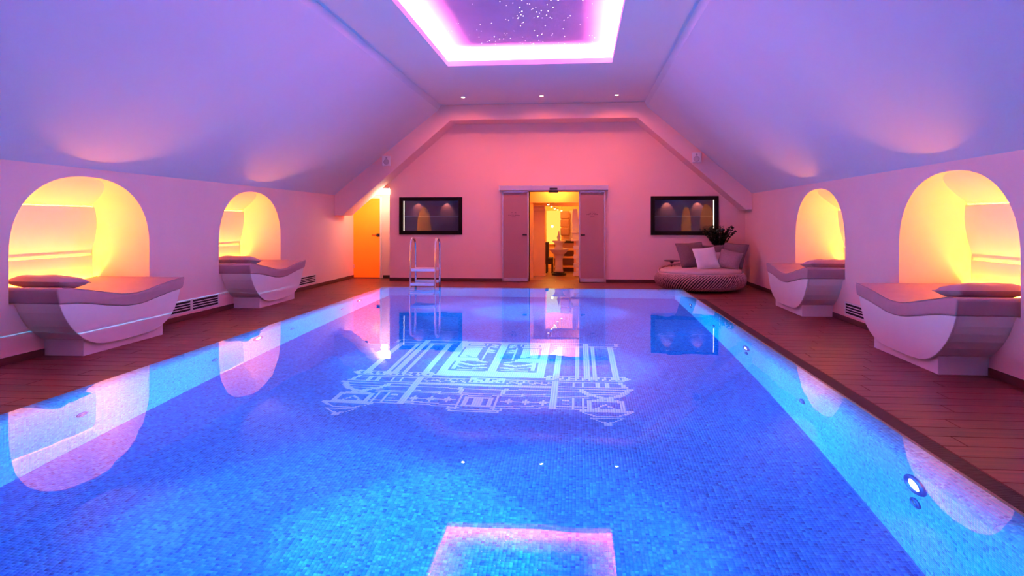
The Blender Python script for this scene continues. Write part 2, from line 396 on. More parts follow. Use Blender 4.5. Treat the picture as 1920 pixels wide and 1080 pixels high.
for k in range(280):
    x = random.gauss(-.80, .62); y = random.uniform(4.8, 11.2)
    if not (CX0+.12 < x < CX1-.12): continue
    o = bpy.data.objects.new('star_light', star_me[random.choices((.0026, .0038, .0056), (5, 4, 1))[0]]); C.objects.link(o); o.parent = star_panel; o.location = (x, y, PZ-.0005)
# beam
outer = [(XL, 2.0), (-3.14, 3.98), (-3.10, ZC-.001), (CR, ZC-.001), (1.46, 3.98), (XR, 2.0)]
inner = [(XR, 1.655), (3.56, 1.655), (1.26, 3.665), (-2.87, 3.665), (-5.37, 1.535), (XL, 1.535)]
struct(G().prism(outer+inner, YF, YB+.02, lambda y, x, z: (x, y, z)).obj('trim_1', 'plaster', bevel=.012), 'plastered roof beam framing the end wall', 'beam')

# ------------------------------------------------------------------ pool
TP = .0215
pool = thing('swimming_pool', 'long rectangular swimming pool lined with blue glass mosaic', 'pool', (0, 0, 0))
g = G(); p = .004
def rim_prof(n):        # from the wall top up and outwards
    return [(RIM*(1-math.cos(t)), RT-.105+.105*math.sin(t)) for t in [math.pi/2*i/n for i in range(n+1)]]
rp = rim_prof(9)
g.add([(PL-p, PN-p, PB-p), (PR+p, PN-p, PB-p), (PR+p, PF+p, PB-p), (PL-p, PF+p, PB-p)], [(0, 1, 2, 3)])
ring = lambda d, z: [(PL-p-d, PN-p-d, z), (PR+p+d, PN-p-d, z), (PR+p+d, PF+p+d, z), (PL-p-d, PF+p+d, z)]
rows = [ring(0, PB-p)]+[ring(d, z-.003) for d, z in rp]+[ring(RIM+.008, RT-.002), ring(RIM+.008, -.21)]
for ra, rb in zip(rows, rows[1:]):
    for i in range(4): g.add([ra[i], ra[(i+1) % 4], rb[(i+1) % 4], rb[i]], [(0, 1, 2, 3)])
g.obj('basin', 'grout', pool, fix=False)
# tile fields
PALW = np.array([(.030, .48, .86), (.04, .55, .90), (.05, .60, .92), (.08, .66, .93), (.012, .30, .70), (.12, .70, .95)])  # paler than the floor palette: brighter light on the walls put into tile colour
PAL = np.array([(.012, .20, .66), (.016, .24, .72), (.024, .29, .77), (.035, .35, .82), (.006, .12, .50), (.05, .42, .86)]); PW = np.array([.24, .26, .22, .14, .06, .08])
def tiles(name, o, ux, uy, nrm, cols=None, pal=None, gap=.0016, parent=None, keep=None):
    """o: (N,3) tile centres; ux, uy: (N,3) or (3,) half axes; raised by nrm"""
    N = len(o); ux = np.broadcast_to(ux, (N, 3)); uy = np.broadcast_to(uy, (N, 3)); nrm = np.broadcast_to(nrm, (N, 3))
    k0 = 1-gap/TP*2*.5; k1 = 1-gap/TP*4
    V = np.empty((N, 8, 3))
    for j, (a, b) in enumerate(((-1, -1), (1, -1), (1, 1), (-1, 1))):
        V[:, j] = o+ux*a*k0+uy*b*k0; V[:, j+4] = o+ux*a*k1+uy*b*k1+nrm*.0022
    F = np.array([(4, 5, 6, 7), (0, 1, 5, 4), (1, 2, 6, 5), (2, 3, 7, 6), (3, 0, 4, 7)])
    F = (np.arange(N)[:, None, None]*8+F[None]).reshape(-1)
    me = bpy.data.meshes.new(name); me.vertices.add(N*8); me.vertices.foreach_set('co', V.reshape(-1))
    me.loops.add(N*20); me.loops.foreach_set('vertex_index', F)
    me.polygons.add(N*5); me.polygons.foreach_set('loop_start', np.arange(N*5)*4)
    me.update(calc_edges=True)
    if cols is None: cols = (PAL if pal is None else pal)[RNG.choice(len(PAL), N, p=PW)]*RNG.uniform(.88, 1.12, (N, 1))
    at = me.attributes.new('tile_col', 'FLOAT_COLOR', 'FACE')
    cc = np.ones((N, 5, 4)); cc[:, :, :3] = cols[:, None, :]
    at.data.foreach_set('color', cc.reshape(-1))
    o_ = link(name, me, 'mosaic', parent); return stuff(o_)

# emblem, drawn on the tile raster of the pool floor: u = distance from the pool's centre line, v = depth in the hall
EC = -.88; EY0 = 5.40; ES = .025
NU, NV = 64, 134
E_ = np.zeros((NU, NV), bool)
def eu(u): return u/ES
def ev(v): return (v-6.28)/ES
def rect(u0, u1, v0, v1, on=True):
    i0, i1 = max(0, int(round(eu(u0)))), int(round(eu(u1))); j0, j1 = int(round(ev(v0))), int(round(ev(v1)))
    E_[i0:max(i1, i0+1), max(0, j0):max(j1, j0+1)] = on
def line(u0, v0, u1, v1, wd=1, on=True):
    n = int(max(abs(eu(u1)-eu(u0)), abs(ev(v1)-ev(v0)))*2)+1
    for k in range(n+1):
        t = k/n; i = int(round(eu(u0+(u1-u0)*t)-.5)); j = int(round(ev(v0+(v1-v0)*t)-.5))
        E_[max(0, i-(wd-1)//2):max(0, i+wd//2+1), max(0, j-(wd-1)//2):max(0, j+wd//2+1)] = on
def frame(u0, u1, v0, v1, on=True, wd=1):
    line(u0, v0, u1, v0, wd, on); line(u0, v1, u1, v1, wd, on); line(u0, v0, u0, v1, wd, on); line(u1, v0, u1, v1, wd, on)
# upper cornice
line(.55, 9.57, 1.55, 9.57); line(.70, 9.40, 1.55, 9.40); rect(1.49, 1.56, 9.40, 9.57); rect(1.08, 1.15, 9.40, 9.58); line(.72, 9.30, 1.50, 9.30)
# columns
for u in (.77, 1.00, 1.11, 1.20, 1.44): rect(u-.036, u+.036, 7.72, 9.36 if u not in (1.11,) else 9.57)
# central block
rect(0, .635, 7.74, 9.55)
rect(.06, .22, 7.98, 9.44, False); line(.09, 9.47, .30, 9.47, 1, False)
for a in (9.30, 8.98): line(.08, a, .14, a+.06, 2); line(.08, a-.10, .13, a-.06, 2); line(.14, a+.02, .18, a-.04, 1)
rect(.165, .19, 8.5, 9.2); 
frame(.255, .50, 8.62, 9.20, False); line(.36, 8.66, .42, 8.70, 1, False)
frame(.27, .48, 9.30, 9.42, False); rect(.215, .235, 8.55, 9.3, False)
rect(.08, .52, 7.96, 8.46, False)                       # swag field
line(.10, 8.36, .24, 8.44, 2); line(.24, 8.44, .50, 8.42, 2); line(.47, 8.05, .47, 8.42, 2)
line(.10, 8.28, .24, 8.20, 2); line(.24, 8.20, .40, 8.30, 2); line(.40, 8.30, .47, 8.38, 2)
line(.09, 8.12, .22, 8.08, 2); line(.22, 8.08, .40, 8.14, 1); line(.40, 8.14, .46, 8.22, 1); line(.10, 8.02, .42, 8.02, 1)
# capital band
line(.68, 7.83, 1.50, 7.83); line(.66, 7.66, 1.50, 7.66); line(1.50, 7.83, 1.55, 7.74, 2); line(1.55, 7.74, 1.48, 7.66, 2); line(.70, 7.83, .64, 7.74, 2); line(.64, 7.74, .70, 7.67, 2)
for k in range(10):
    u = .74+k*.078; line(u, 7.68, u+.03, 7.80, 1)
for k in range(6): rect(.80+k*.12, .85+k*.12, 7.71, 7.76)
# frieze with short uprights
line(.82, 7.60, 1.46, 7.60); line(.82, 7.43, 1.53, 7.43); line(1.46, 7.60, 1.50, 7.43, 2)
for u in (.96, 1.06, 1.22, 1.32): rect(u-.02, u+.02, 7.43, 7.61)
# stepped corner
line(.78, 7.35, 1.55, 7.35); line(.78, 7.25, 1.52, 7.25, 1); line(1.08, 7.16, 1.49, 7.16); line(1.55, 7.35, 1.50, 7.25, 2); line(1.50, 7.25, 1.44, 7.12, 2)
line(1.04, 7.28, 1.10, 7.16, 2); line(1.10, 7.16, 1.42, 6.93, 2); line(1.45, 7.13, 1.16, 6.95, 2)
frame(1.12, 1.44, 6.70, 6.94, wd=2); line(1.18, 6.72, 1.28, 6.86); line(1.28, 6.86, 1.38, 6.72)
line(1.03, 6.64, 1.52, 6.64, 2); line(1.03, 6.64, 1.18, 6.52); line(1.52, 6.64, 1.40, 6.52); line(1.18, 6.52, 1.40, 6.52); line(1.14, 6.46, 1.44, 6.46); line(1.16, 6.44, 1.28, 6.34); line(1.42, 6.44, 1.30, 6.34); rect(1.26, 1.32, 6.29, 6.36)
# pilaster and lower storey
rect(.735, .805, 6.68, 7.64)
for v in (7.10, 7.05): line(.80, v, 1.12, v)
line(.80, 6.76, 1.08, 6.76); line(.80, 6.70, 1.10, 6.70); rect(.955, .985, 6.70, 7.06); rect(1.05, 1.08, 6.70, 7.06)
rect(.86, .92, 6.94, 6.97); rect(.86, .92, 6.83, 6.86)
# middle: ornament band, panels, crosses, pedestal
line(0, 7.42, .74, 7.42); line(0, 7.36, .74, 7.36); line(.20, 7.62, .74, 7.62)
for k, u in enumerate((.26, .33, .40, .47, .54, .61, .68)):
    line(u-.03, 7.46+.06*(k % 2), u+.02, 7.54-.04*(k % 2), 1); rect(u-.01, u+.015, 7.56, 7.59)
frame(.0, .19, 7.48, 7.68); line(.02, 7.50, .16, 7.62, 2); line(.14, 7.50, .05, 7.60, 1); rect(0, .74, 7.36, 7.40)
line(0, 7.24, .74, 7.27, 1); line(0, 7.08, .22, 7.10, 1); line(.22, 7.08, .74, 7.14, 1); line(.20, 7.10, .24, 7.26, 2); line(0, 7.02, .74, 7.08)
for u in (.32, .49, .66):
    i0, j0 = int(eu(u)), int(ev(6.87))
    for di in range(-3, 4):
        for dj in range(-3, 4):
            if abs(di)*abs(dj) <= 1 and abs(di)+abs(dj) <= 3: E_[i0+di, j0+dj] = True
line(.16, 6.64, .74, 6.72); line(.16, 6.70, .74, 6.78)
rect(.165, .205, 6.60, 7.02); frame(0, .10, 6.70, 6.94, wd=2); line(0, 6.60, .24, 6.60); line(0, 6.54, .24, 6.54); line(.24, 6.54, .26, 6.62)
E_[0, :] |= False
full = np.zeros((2*NU, NV), bool); full[NU:] = E_; full[:NU] = E_[::-1]
rect_stem = slice(NU-2, NU+2); full[rect_stem, int(ev(7.8)):int(ev(9.5))] = True

iu = np.arange(-122, 120); jv = np.arange(0, int((PF-2.2)/TP))
I, J = np.meshgrid(iu, jv, indexing='ij'); I = I.ravel(); J = J.ravel()
cx = EC+(I+.5)*TP; cy = PF-(J+.5)*TP
jj = np.round((cy-EY0)/TP-.5).astype(int); ii = I+NU
ok = (ii >= 0) & (ii < 2*NU) & (jj >= 0) & (jj < NV)
is_e = np.zeros(len(I), bool); is_e[ok] = full[ii[ok], jj[ok]]
inb = (cx-TP/2 > PL-.006) & (cx+TP/2 < PR+.006)
P3 = np.stack([cx, cy, np.full(len(cx), PB-.0005)], 1); hx = np.array([TP/2, 0, 0]); hy_ = np.array([0, TP/2, 0]); hz = np.array([0, 0, TP/2])
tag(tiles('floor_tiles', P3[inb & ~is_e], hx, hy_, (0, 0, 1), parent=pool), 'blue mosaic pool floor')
em = tiles('mosaic_emblem', P3[inb & is_e], hx, hy_, (0, 0, 1), cols=np.tile((.86, .89, .95), ((inb & is_e).sum(), 1)), parent=pool)
tag(em, 'pale mosaic drawing of columns and ornament on the pool floor')
# wall tiles
ZT = RT-.105; nz = int((ZT-PB)/TP)
def wallgrid(a0, a1, f, ua, nrm):
    A, Z = np.meshgrid(np.arange(a0, a1, TP)+TP/2, PB+(np.arange(nz+1)+.5)*TP*((ZT-PB)/TP/(nz+1)), indexing='ij'); A = A.ravel(); Z = Z.ravel()
    return np.stack(f(A, Z), 1)
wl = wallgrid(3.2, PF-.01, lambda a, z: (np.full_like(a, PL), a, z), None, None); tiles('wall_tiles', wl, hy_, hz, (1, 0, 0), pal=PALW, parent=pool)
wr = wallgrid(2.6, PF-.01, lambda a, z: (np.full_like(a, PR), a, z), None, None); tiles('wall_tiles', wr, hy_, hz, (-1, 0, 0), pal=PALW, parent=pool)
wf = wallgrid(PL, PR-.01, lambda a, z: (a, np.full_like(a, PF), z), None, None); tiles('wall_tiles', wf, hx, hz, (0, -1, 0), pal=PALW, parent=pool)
# rounded rim tiles: nearest 300 of the right-hand rim as single pieces, the rest joined
def rim_frames(n=9):
    pr = rim_prof(n); out = []
    for (d0, z0), (d1, z1) in zip(pr, pr[1:]):
        t = np.array([d1-d0, z1-z0]); L = np.hypot(*t); out.append(((d0+d1)/2, (z0+z1)/2, t/L, L))
    return out
RF = rim_frames()
RY0 = 2.98; piece_me = []
for i in range(4):
    h = TP/2-.0012; L = RF[0][3]/2-.0012
    gg = G().add([(-h, -L, 0), (h, -L, 0), (h, L, 0), (-h, L, 0), (-h+.001, -L+.001, .0028), (h-.001, -L+.001, .0028), (h-.001, L-.001, .0028), (-h+.001, L-.001, .0028)],
                 [(4, 5, 6, 7), (0, 1, 5, 4), (1, 2, 6, 5), (2, 3, 7, 6), (3, 0, 4, 7)])
    me = bpy.data.meshes.new('rim_tile'); me.from_pydata(gg.v, [], gg.f); me.materials.append(M['mosaic_piece_%d' % i]); piece_me.append(me)
cnt = 0; NC = 33
for k in range(NC):
    for d, z, t, L in RF:
        o = bpy.data.objects.new('rim_tile', piece_me[random.choices(range(4), (5, 5, 2, 2))[0]]); C.objects.link(o); o.parent = pool
        xa = Vector((0, 1, 0)); ya = Vector((t[0], 0, t[1])); za = Vector((-t[1], 0, t[0]))
        o.matrix_local = Matrix(((xa.x, ya.x, za.x, PR+d), (xa.y, ya.y, za.y, RY0+(k+.5)*TP), (xa.z, ya.z, za.z, z), (0, 0, 0, 1)))
def rim_stuff(side, a0, a1):
    o_, ux, uy, nn = [], [], [], []
    for a in np.arange(a0, a1, TP):
        for d, z, t, L in RF:
            if side == 'R': c = (PR+d, a+TP/2, z); u = (0, TP/2, 0); v = (t[0]*L/2, 0, t[1]*L/2); n = (-t[1], 0, t[0])
            if side == 'L': c = (PL-d, a+TP/2, z); u = (0, TP/2, 0); v = (-t[0]*L/2, 0, t[1]*L/2); n = (t[1], 0, t[0])
            if side == 'F': c = (a+TP/2, PF+d, z); u = (TP/2, 0, 0); v = (0, t[0]*L/2, t[1]*L/2); n = (0, -t[1], t[0])
            o_.append(c); ux.append(u); uy.append(v); nn.append(n)
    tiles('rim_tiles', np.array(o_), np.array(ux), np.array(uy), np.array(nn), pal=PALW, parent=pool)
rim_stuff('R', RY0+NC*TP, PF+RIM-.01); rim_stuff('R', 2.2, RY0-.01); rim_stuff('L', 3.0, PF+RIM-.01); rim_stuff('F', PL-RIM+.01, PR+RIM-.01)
# water
wat = G()
nx, ny = 2, 2
wat.add([(PL-RIM, PN-RIM, WZ), (PR+RIM, PN-RIM, WZ), (PR+RIM, PF+RIM, WZ), (PL-RIM, PF+RIM, WZ)], [(0, 1, 2, 3)])
wo = stuff(wat.obj('pool_water', 'water', fix=False)); tag(wo, 'calm clear water filling the blue mosaic pool', 'water')
# overflow grate along the right edge
GW = 2.25-(PR+RIM+.010)
gr = thing('overflow_grate', 'dark overflow grate along the right pool edge', 'grate', (PR+RIM+.010, 8, 0))
G().box(0, GW, -5.6, PF+RIM-8, -.10, -.06).obj('channel', 'black_plastic', gr)
stp = G().box(PR+RIM+.0085, PR+RIM+.022, 2.3, PF+RIM, RT-.03, RT+.012).obj('edge_strip', 'edge_strip', pool, bevel=.003)
g = G()
for k in range(int((PF+RIM-8+5.6)/.014)): g.box(.004, GW-.004, -5.6+k*.014, -5.6+k*.014+.0075, -.03, -.003)
stuff(g.obj('bar', 'grate_bar', gr, fix=False))

# ------------------------------------------------------------------ underwater lamps and inlets
LY = (3.62, 7.10, 10.55)
def pool_lamp(side, y, label, off=False):
    s = 1 if side == 'R' else -1; x = PR if s > 0 else PL
    t = thing('underwater_lamp', label, 'pool lamp', (x, y, -.13), 'underwater lamps in the pool walls')
    def disc(prof, m, nm, par):
        g = G().lathe(prof, 28); g.v = [(-s*q[2], q[0], q[1]) for q in g.v]; return g.obj(nm, m, par, smooth=True)
    disc([(.108, .002), (.108, .010), (.094, .022), (.073, .022), (.069, .012)], 'lamp_ring', 'ring', t)
    disc([(.069, .010), (.043, .017), (.001, .019)], 'lens', 'lens', t)
    spot('underwater_glow', (-s*.035, 0, 0), (-s, 0, -.05), POOLW['w'], POOLW['col'], 96, .5, .008, t)
    spot('underwater_beam', (-s*.035, 0, 0), (-s, 0, .02), POOLB['w'], POOLB['col'], 60, .3, .008, t)
names = ['nearest the viewer', 'midway along the pool', 'near the daybed end']
for k, y in enumerate(LY): pool_lamp('R', y, 'round underwater lamp in the right pool wall, %s' % names[k])
for k, y in enumerate(LY): pool_lamp('L', y+.05, 'round underwater lamp in the left pool wall, %s' % ['nearest the viewer', 'midway along the pool', 'near the ladder end'][k])
def inlet(side, y, label):
    s = 1 if side == 'R' else -1; x = PR if s > 0 else PL
    t = thing('pool_inlet', label, 'inlet', (x, y, -.37), 'round inlets in the pool walls')
    for prof, m, nm in (([(.052, .002), (.052, .010), (.034, .018), (.030, .010)], 'lamp_ring', 'flange'), ([(.030, .009), (.014, .016), (.001, .016)], 'steel', 'nozzle')):
        g = G().lathe(prof, 20); g.v = [(-s*q[2], q[0], q[1]) for q in g.v]; g.obj(nm, m, t, smooth=True)
for y, l in ((3.62, 'below the nearest right lamp'), (5.37, 'between the near and middle right lamps'), (7.10, 'below the middle right lamp'), (8.80, 'between the middle and far right lamps'), (10.55, 'below the far right lamp')):
    inlet('R', y, 'small round water inlet '+l)
for y, l in ((4.50, 'on the left wall nearest the viewer'), (6.27, 'on the left wall just before the middle lamp'), (8.05, 'on the left wall just beyond the middle lamp'), (9.82, 'on the left wall nearest the ladder')):
    inlet('L', y, 'small round water inlet '+l)

# ------------------------------------------------------------------ loungers
MB = [(-1.04, .583), (-.90, .574), (-.765, .560), (-.58, .532), (-.39, .497), (-.135, .457), (.0, .444), (.14, .440), (.30, .447), (.54, .482), (.75, .512), (1.055, .545)]
MT = [(-1.077, .725), (-1.055, .742), (-1.0, .745), (-.90, .732), (-.765, .706), (-.58, .675), (-.39, .640), (-.135, .594), (.0, .583), (.14, .581), (.30, .590), (.54, .628), (.75, .655), (.95, .672), (1.08, .682), (1.10, .672)]
def pillow_mesh(g, w, d, h, seed=0, sag=.0):
    n = 18; rnd = random.Random(seed); ph = [rnd.uniform(0, 6) for _ in range(4)]
    for sgn in (1, -1):
        v = []; f = []
        for i in range(n+1):
            for j in range(n+1):
                a = -1+2*i/n; b = -1+2*j/n
                k = (1-a**4)*(1-b**4); k = max(0, k)**.55
                px = a*w/2*(1-.06*(1-abs(b))*abs(a)); py = b*d/2*(1-.06*(1-abs(a))*abs(b))
                wr = .03*h*math.sin(5*a+ph[0]+3*b)*k+.02*h*math.sin(9*b+ph[1]-4*a)*k
                v.append((px, py, sgn*h/2*k+wr))
        for i in range(n):
            for j in range(n):
                q = (i*(n+1)+j, (i+1)*(n+1)+j, (i+1)*(n+1)+j+1, i*(n+1)+j+1); f.append(q if sgn > 0 else q[::-1])
        g.add(v, f)
    return g
def seam_mesh(g, w, d, r=.004):
    pts = []; n = 14
    for (a0, b0), (a1, b1) in (((-1, -1), (1, -1)), ((1, -1), (1, 1)), ((1, 1), (-1, 1)), ((-1, 1), (-1, -1))):
        for k in range(n):
            a = a0+(a1-a0)*k/n; b = b0+(b1-b0)*k/n
            pts.append((a*w/2*(1-.06*(1-abs(b))*abs(a)), b*d/2*(1-.06*(1-abs(a))*abs(b)), 0))
    return g.tube(pts+[pts[0]], r, 6)
def lounger(side, c, label, plabel):
    s = -1 if side == 'L' else 1; X = XL if s < 0 else XR
    t = thing('wall_lounger', label, 'lounger', (X, c, 0), 'boat shaped loungers built into the wall niches')
    fx = lambda d, y, z: (-s*d, y, z)            # d: out of the wall (+) / into the niche (-)
    hull = HULL+MB[::-1][1:-1]
    hull_in = [(y*.992+.0, z+.003) for y, z in hull]
    G().prism(hull_in, -.70, .455, fx).obj('hull', 'leather' if False else 'white_lacquer', t, bevel=.004)
    G().prism(hull, .457, .482, fx).obj('side_panel', 'white_lacquer', t, bevel=.006)
    G().box(-.44*1 if s > 0 else .0, .0 if s > 0 else .44, -.655, .70, 0, .17).obj('plinth', 'white_lacquer', t, bevel=.004)
    mt = G().prism([(y, z+.001) for y, z in MB]+MT[::-1], -.715, .492, fx).obj('mattress', 'leather', t, bevel=.022, seg=4)
    for p_ in mt.data.polygons: p_.use_smooth = True
    for d in (.486, -.712): G().tube([fx(d, y, z+.0) for y, z in MT[2:-1]], .004, 6).obj('piping', 'piping', mt)
    for y, z in ((-.135, .594),): G().tube([fx(-.70, y, z+.001), fx(.48, y, z+.001)], .0035, 6).obj('seam', 'piping', mt)
    pil = thing('pillow', plabel, 'pillow', (X-s*.10, c-.72, .712), 'leather pillows on the loungers', rz=R(3*s))
    b = pillow_mesh(G(), .63, .42, .140, seed=int(c*10)).obj('pillow_body', 'leather', pil, smooth=True); b.location = (0, 0, .062)
    b.rotation_euler = (-.09, 0, 0)
    q = seam_mesh(G(), .63, .42).obj('seam', 'piping', b)
lounger('L', NL[0], 'white boat shaped lounger with mauve mattress, nearer one on the left wall', 'mauve leather pillow on the nearer left lounger')
lounger('L', NL[1], 'white boat shaped lounger with mauve mattress, farther one on the left wall', 'mauve leather pillow on the farther left lounger')
lounger('R', NR[0], 'white boat shaped lounger with mauve mattress, nearer one on the right wall', 'mauve leather pillow on the nearer right lounger')
lounger('R', NR[1], 'white boat shaped lounger with mauve mattress, one on the right wall nearest the daybed', 'mauve leather pillow on the right lounger nearest the daybed')

# ------------------------------------------------------------------ wall vents
def vent(side, y0, y1, label, split=None):
    s = -1 if side == 'L' else 1; X = XL if s < 0 else XR
    t = thing('wall_vent', label, 'vent', (X, (y0+y1)/2, .10), 'slatted vents low in the side walls'); h = (y1-y0)/2; z0, z1 = 0.0, .185
    o = -s
    bx = lambda g, d0, d1, a, b, c, d: g.box(min(o*d0, o*d1), max(o*d0, o*d1), a, b, c, d)
    bx(G(), .0005, .003, -h+.01, h-.01, z0+.01, z1-.01).obj('backing', 'vent_dark', t)
    fr = G(); bx(fr, .0, .010, -h, h, z0, z0+.022); bx(fr, 0, .010, -h, h, z1-.022, z1); bx(fr, 0, .010, -h, -h+.025, z0, z1); bx(fr, 0, .010, h-.025, h, z0, z1)
    if split: bx(fr, 0, .010, split-(y0+y1)/2-.03, split-(y0+y1)/2+.03, z0, z1)
    fr.obj('frame', 'white_lacquer', t, bevel=.002)
    for k in range(3):
        z = z0+.022+(k+1)*.141/4; bx(G(), .001, .009, -h+.02, h-.02, z-.006, z+.006).obj('slat', 'white_lacquer', t)
vent('L', 8.45, 10.08, 'long white slatted wall vent behind the nearer left lounger', 9.33)
vent('L', 12.6, 14.0, 'white slatted wall vent beyond the farther left lounger')
vent('R', 8.5, 9.95, 'white slatted wall vent between the two right loungers')

# ------------------------------------------------------------------ downlights, speakers, wall lamp
for x, y, l in ((-2.43, 14.18, 'left of the three before the roof beam'), (-.78, 14.2, 'middle of the three before the roof beam'), (.77, 14.24, 'right of the three before the roof beam')):
    t = thing('downlight', 'small glowing recessed downlight, '+l, 'downlight', (x, y, ZC), 'recessed ceiling downlights')
    G().lathe([(.036, -.001), (.036, -.007), (.050, -.007), (.052, -.001)], 24, cap=False).obj('ring', 'white_plastic', t, smooth=True)
    G().lathe([(.036, -.004), (.020, -.008), (.001, -.009)], 20).obj('lens', 'down_led', t, smooth=True)
    spot('downlight_lamp', (0, 0, -.03), (0, .22, -1), DOWN['w'], DOWN['col'], 150, .9, .05, t)
def speaker(x, z, s, label):
    t = thing('loudspeaker', label, 'speaker', (x, YF, z), 'white loudspeakers on the roof beam')
    b = G(); b.prism([(-.10, -.11), (.10, -.11), (.10, .11), (-.10, .11)], -.26, -.10, lambda y, p, q: (p*(.92 if q < 0 else 1)+ (0), y+q*.12, q))
    body = b.obj('cabinet', 'white_plastic', t, bevel=.012, seg=3); body.rotation_euler = (0, 0, R(14)*s)
    gr = G().prism([(-.085, -.10), (.085, -.10), (.088, .10), (-.088, .10)], -.268, -.262, lambda y, p, q: (p, y+q*.12, q)).obj('grille', 'white_plastic', body, bevel=.004)
    w_ = G().lathe([(.062, .0), (.062, .003), (.045, .006), (.001, .002)], 24); w_.v = [(a, -.269-c+(-.03+b_)*.12, -.03+b_) for a, b_, c in w_.v]; w_.obj('woofer', 'grille_cloth', body, smooth=True)
    w_ = G().lathe([(.022, .0), (.022, .003), (.001, .004)], 16); w_.v = [(a, -.269-c+(.06+b_)*.12, .06+b_) for a, b_, c in w_.v]; w_.obj('tweeter', 'grille_cloth', body, smooth=True)
    G().box(-.012, .012, -.03, .0, -.06, .06).tube([(0, -.02, 0), (0, -.11, 0)], .014, 8).obj('bracket', 'black_plastic', t)
speaker(-4.335, 2.75, 1, 'white loudspeaker mounted on the left leg of the roof beam')
speaker(2.55, 2.76, -1, 'white loudspeaker mounted on the right leg of the roof beam')
t = thing('wall_lamp', 'glowing box lamp above the amber glass door', 'wall lamp', (-4.62, 16.0, 2.02))
G().box(-.15, .155, -.27, .02, .02, .15).obj('shade', 'wall_lamp', t, bevel=.01)
G().box(-.16, .16, -.28, .425, .15, .18).obj('top_plate', 'white_lacquer', t)
point('lamp_bulb', (0, -.1, -.06), 6, LAMP['col'], .08, t)

# ------------------------------------------------------------------ amber glass door
d = thing('door_1', 'hinged glass door glowing amber in the left corner of the end wall', 'door', (-5.25, YR, 0)); d['kind'] = 'structure'
g = G().box(-.415, -.345, -.03, .10, 0, 2.0).box(.365, .41, -.03, .10, 0, 2.0).box(-.345, .365, -.03, .10, 1.97, 2.03)
g.obj('frame', 'white_lacquer', d, bevel=.004)
lf = G().box(-.34, .36, .0, .012, .012, 1.965).obj('glass_leaf', 'amber_glass', d)
for z in (.24, 1.68): G().box(-.345, -.285, -.012, .02, z, z+.09).obj('hinge', 'steel', lf, bevel=.004)
G().box(-.10, .06, -.02, .0, 1.92, 1.97).obj('closer', 'black_plastic', lf, bevel=.004)
G().box(.28, .36, -.014, .02, 1.02, 1.10).tube([(.30, -.05, 1.06), (.17, -.05, 1.06)], .010, 8).tube([(.31, -.01, 1.06), (.31, -.05, 1.06)], .012, 8).obj('handle', 'black_plastic', lf)
# lit corridor behind it
g = G(); x0, x1 = -5.75, -4.72
g.add([(x0, YR+.15, 0), (x1, YR+.15, 0), (x1, YR+1.3, 0), (x0, YR+1.3, 0)], [(0, 1, 2, 3)]); g.add([(x0, YR+1.3, 0), (x1, YR+1.3, 0), (x1, YR+1.3, 2.4), (x0, YR+1.3, 2.4)], [(0, 1, 2, 3)])
g.add([(x0, YR+.15, 0), (x0, YR+1.3, 0), (x0, YR+1.3, 2.4), (x0, YR+.15, 2.4)], [(0, 1, 2, 3)]); g.add([(x1, YR+.15, 0), (x1, YR+1.3, 0), (x1, YR+1.3, 2.4), (x1, YR+.15, 2.4)], [(0, 1, 2, 3)]); g.add([(x0, YR+.15, 2.4), (x1, YR+.15, 2.4), (x1, YR+1.3, 2.4), (x0, YR+1.3, 2.4)], [(0, 1, 2, 3)])
struct(g.obj('wall_corridor', 'amber_wall', fix=False), 'small lit corridor behind the amber glass door', 'corridor')
point('corridor_lamp', (-5.2, YR+.75, 1.7), 50, (1, .40, .05), .12)

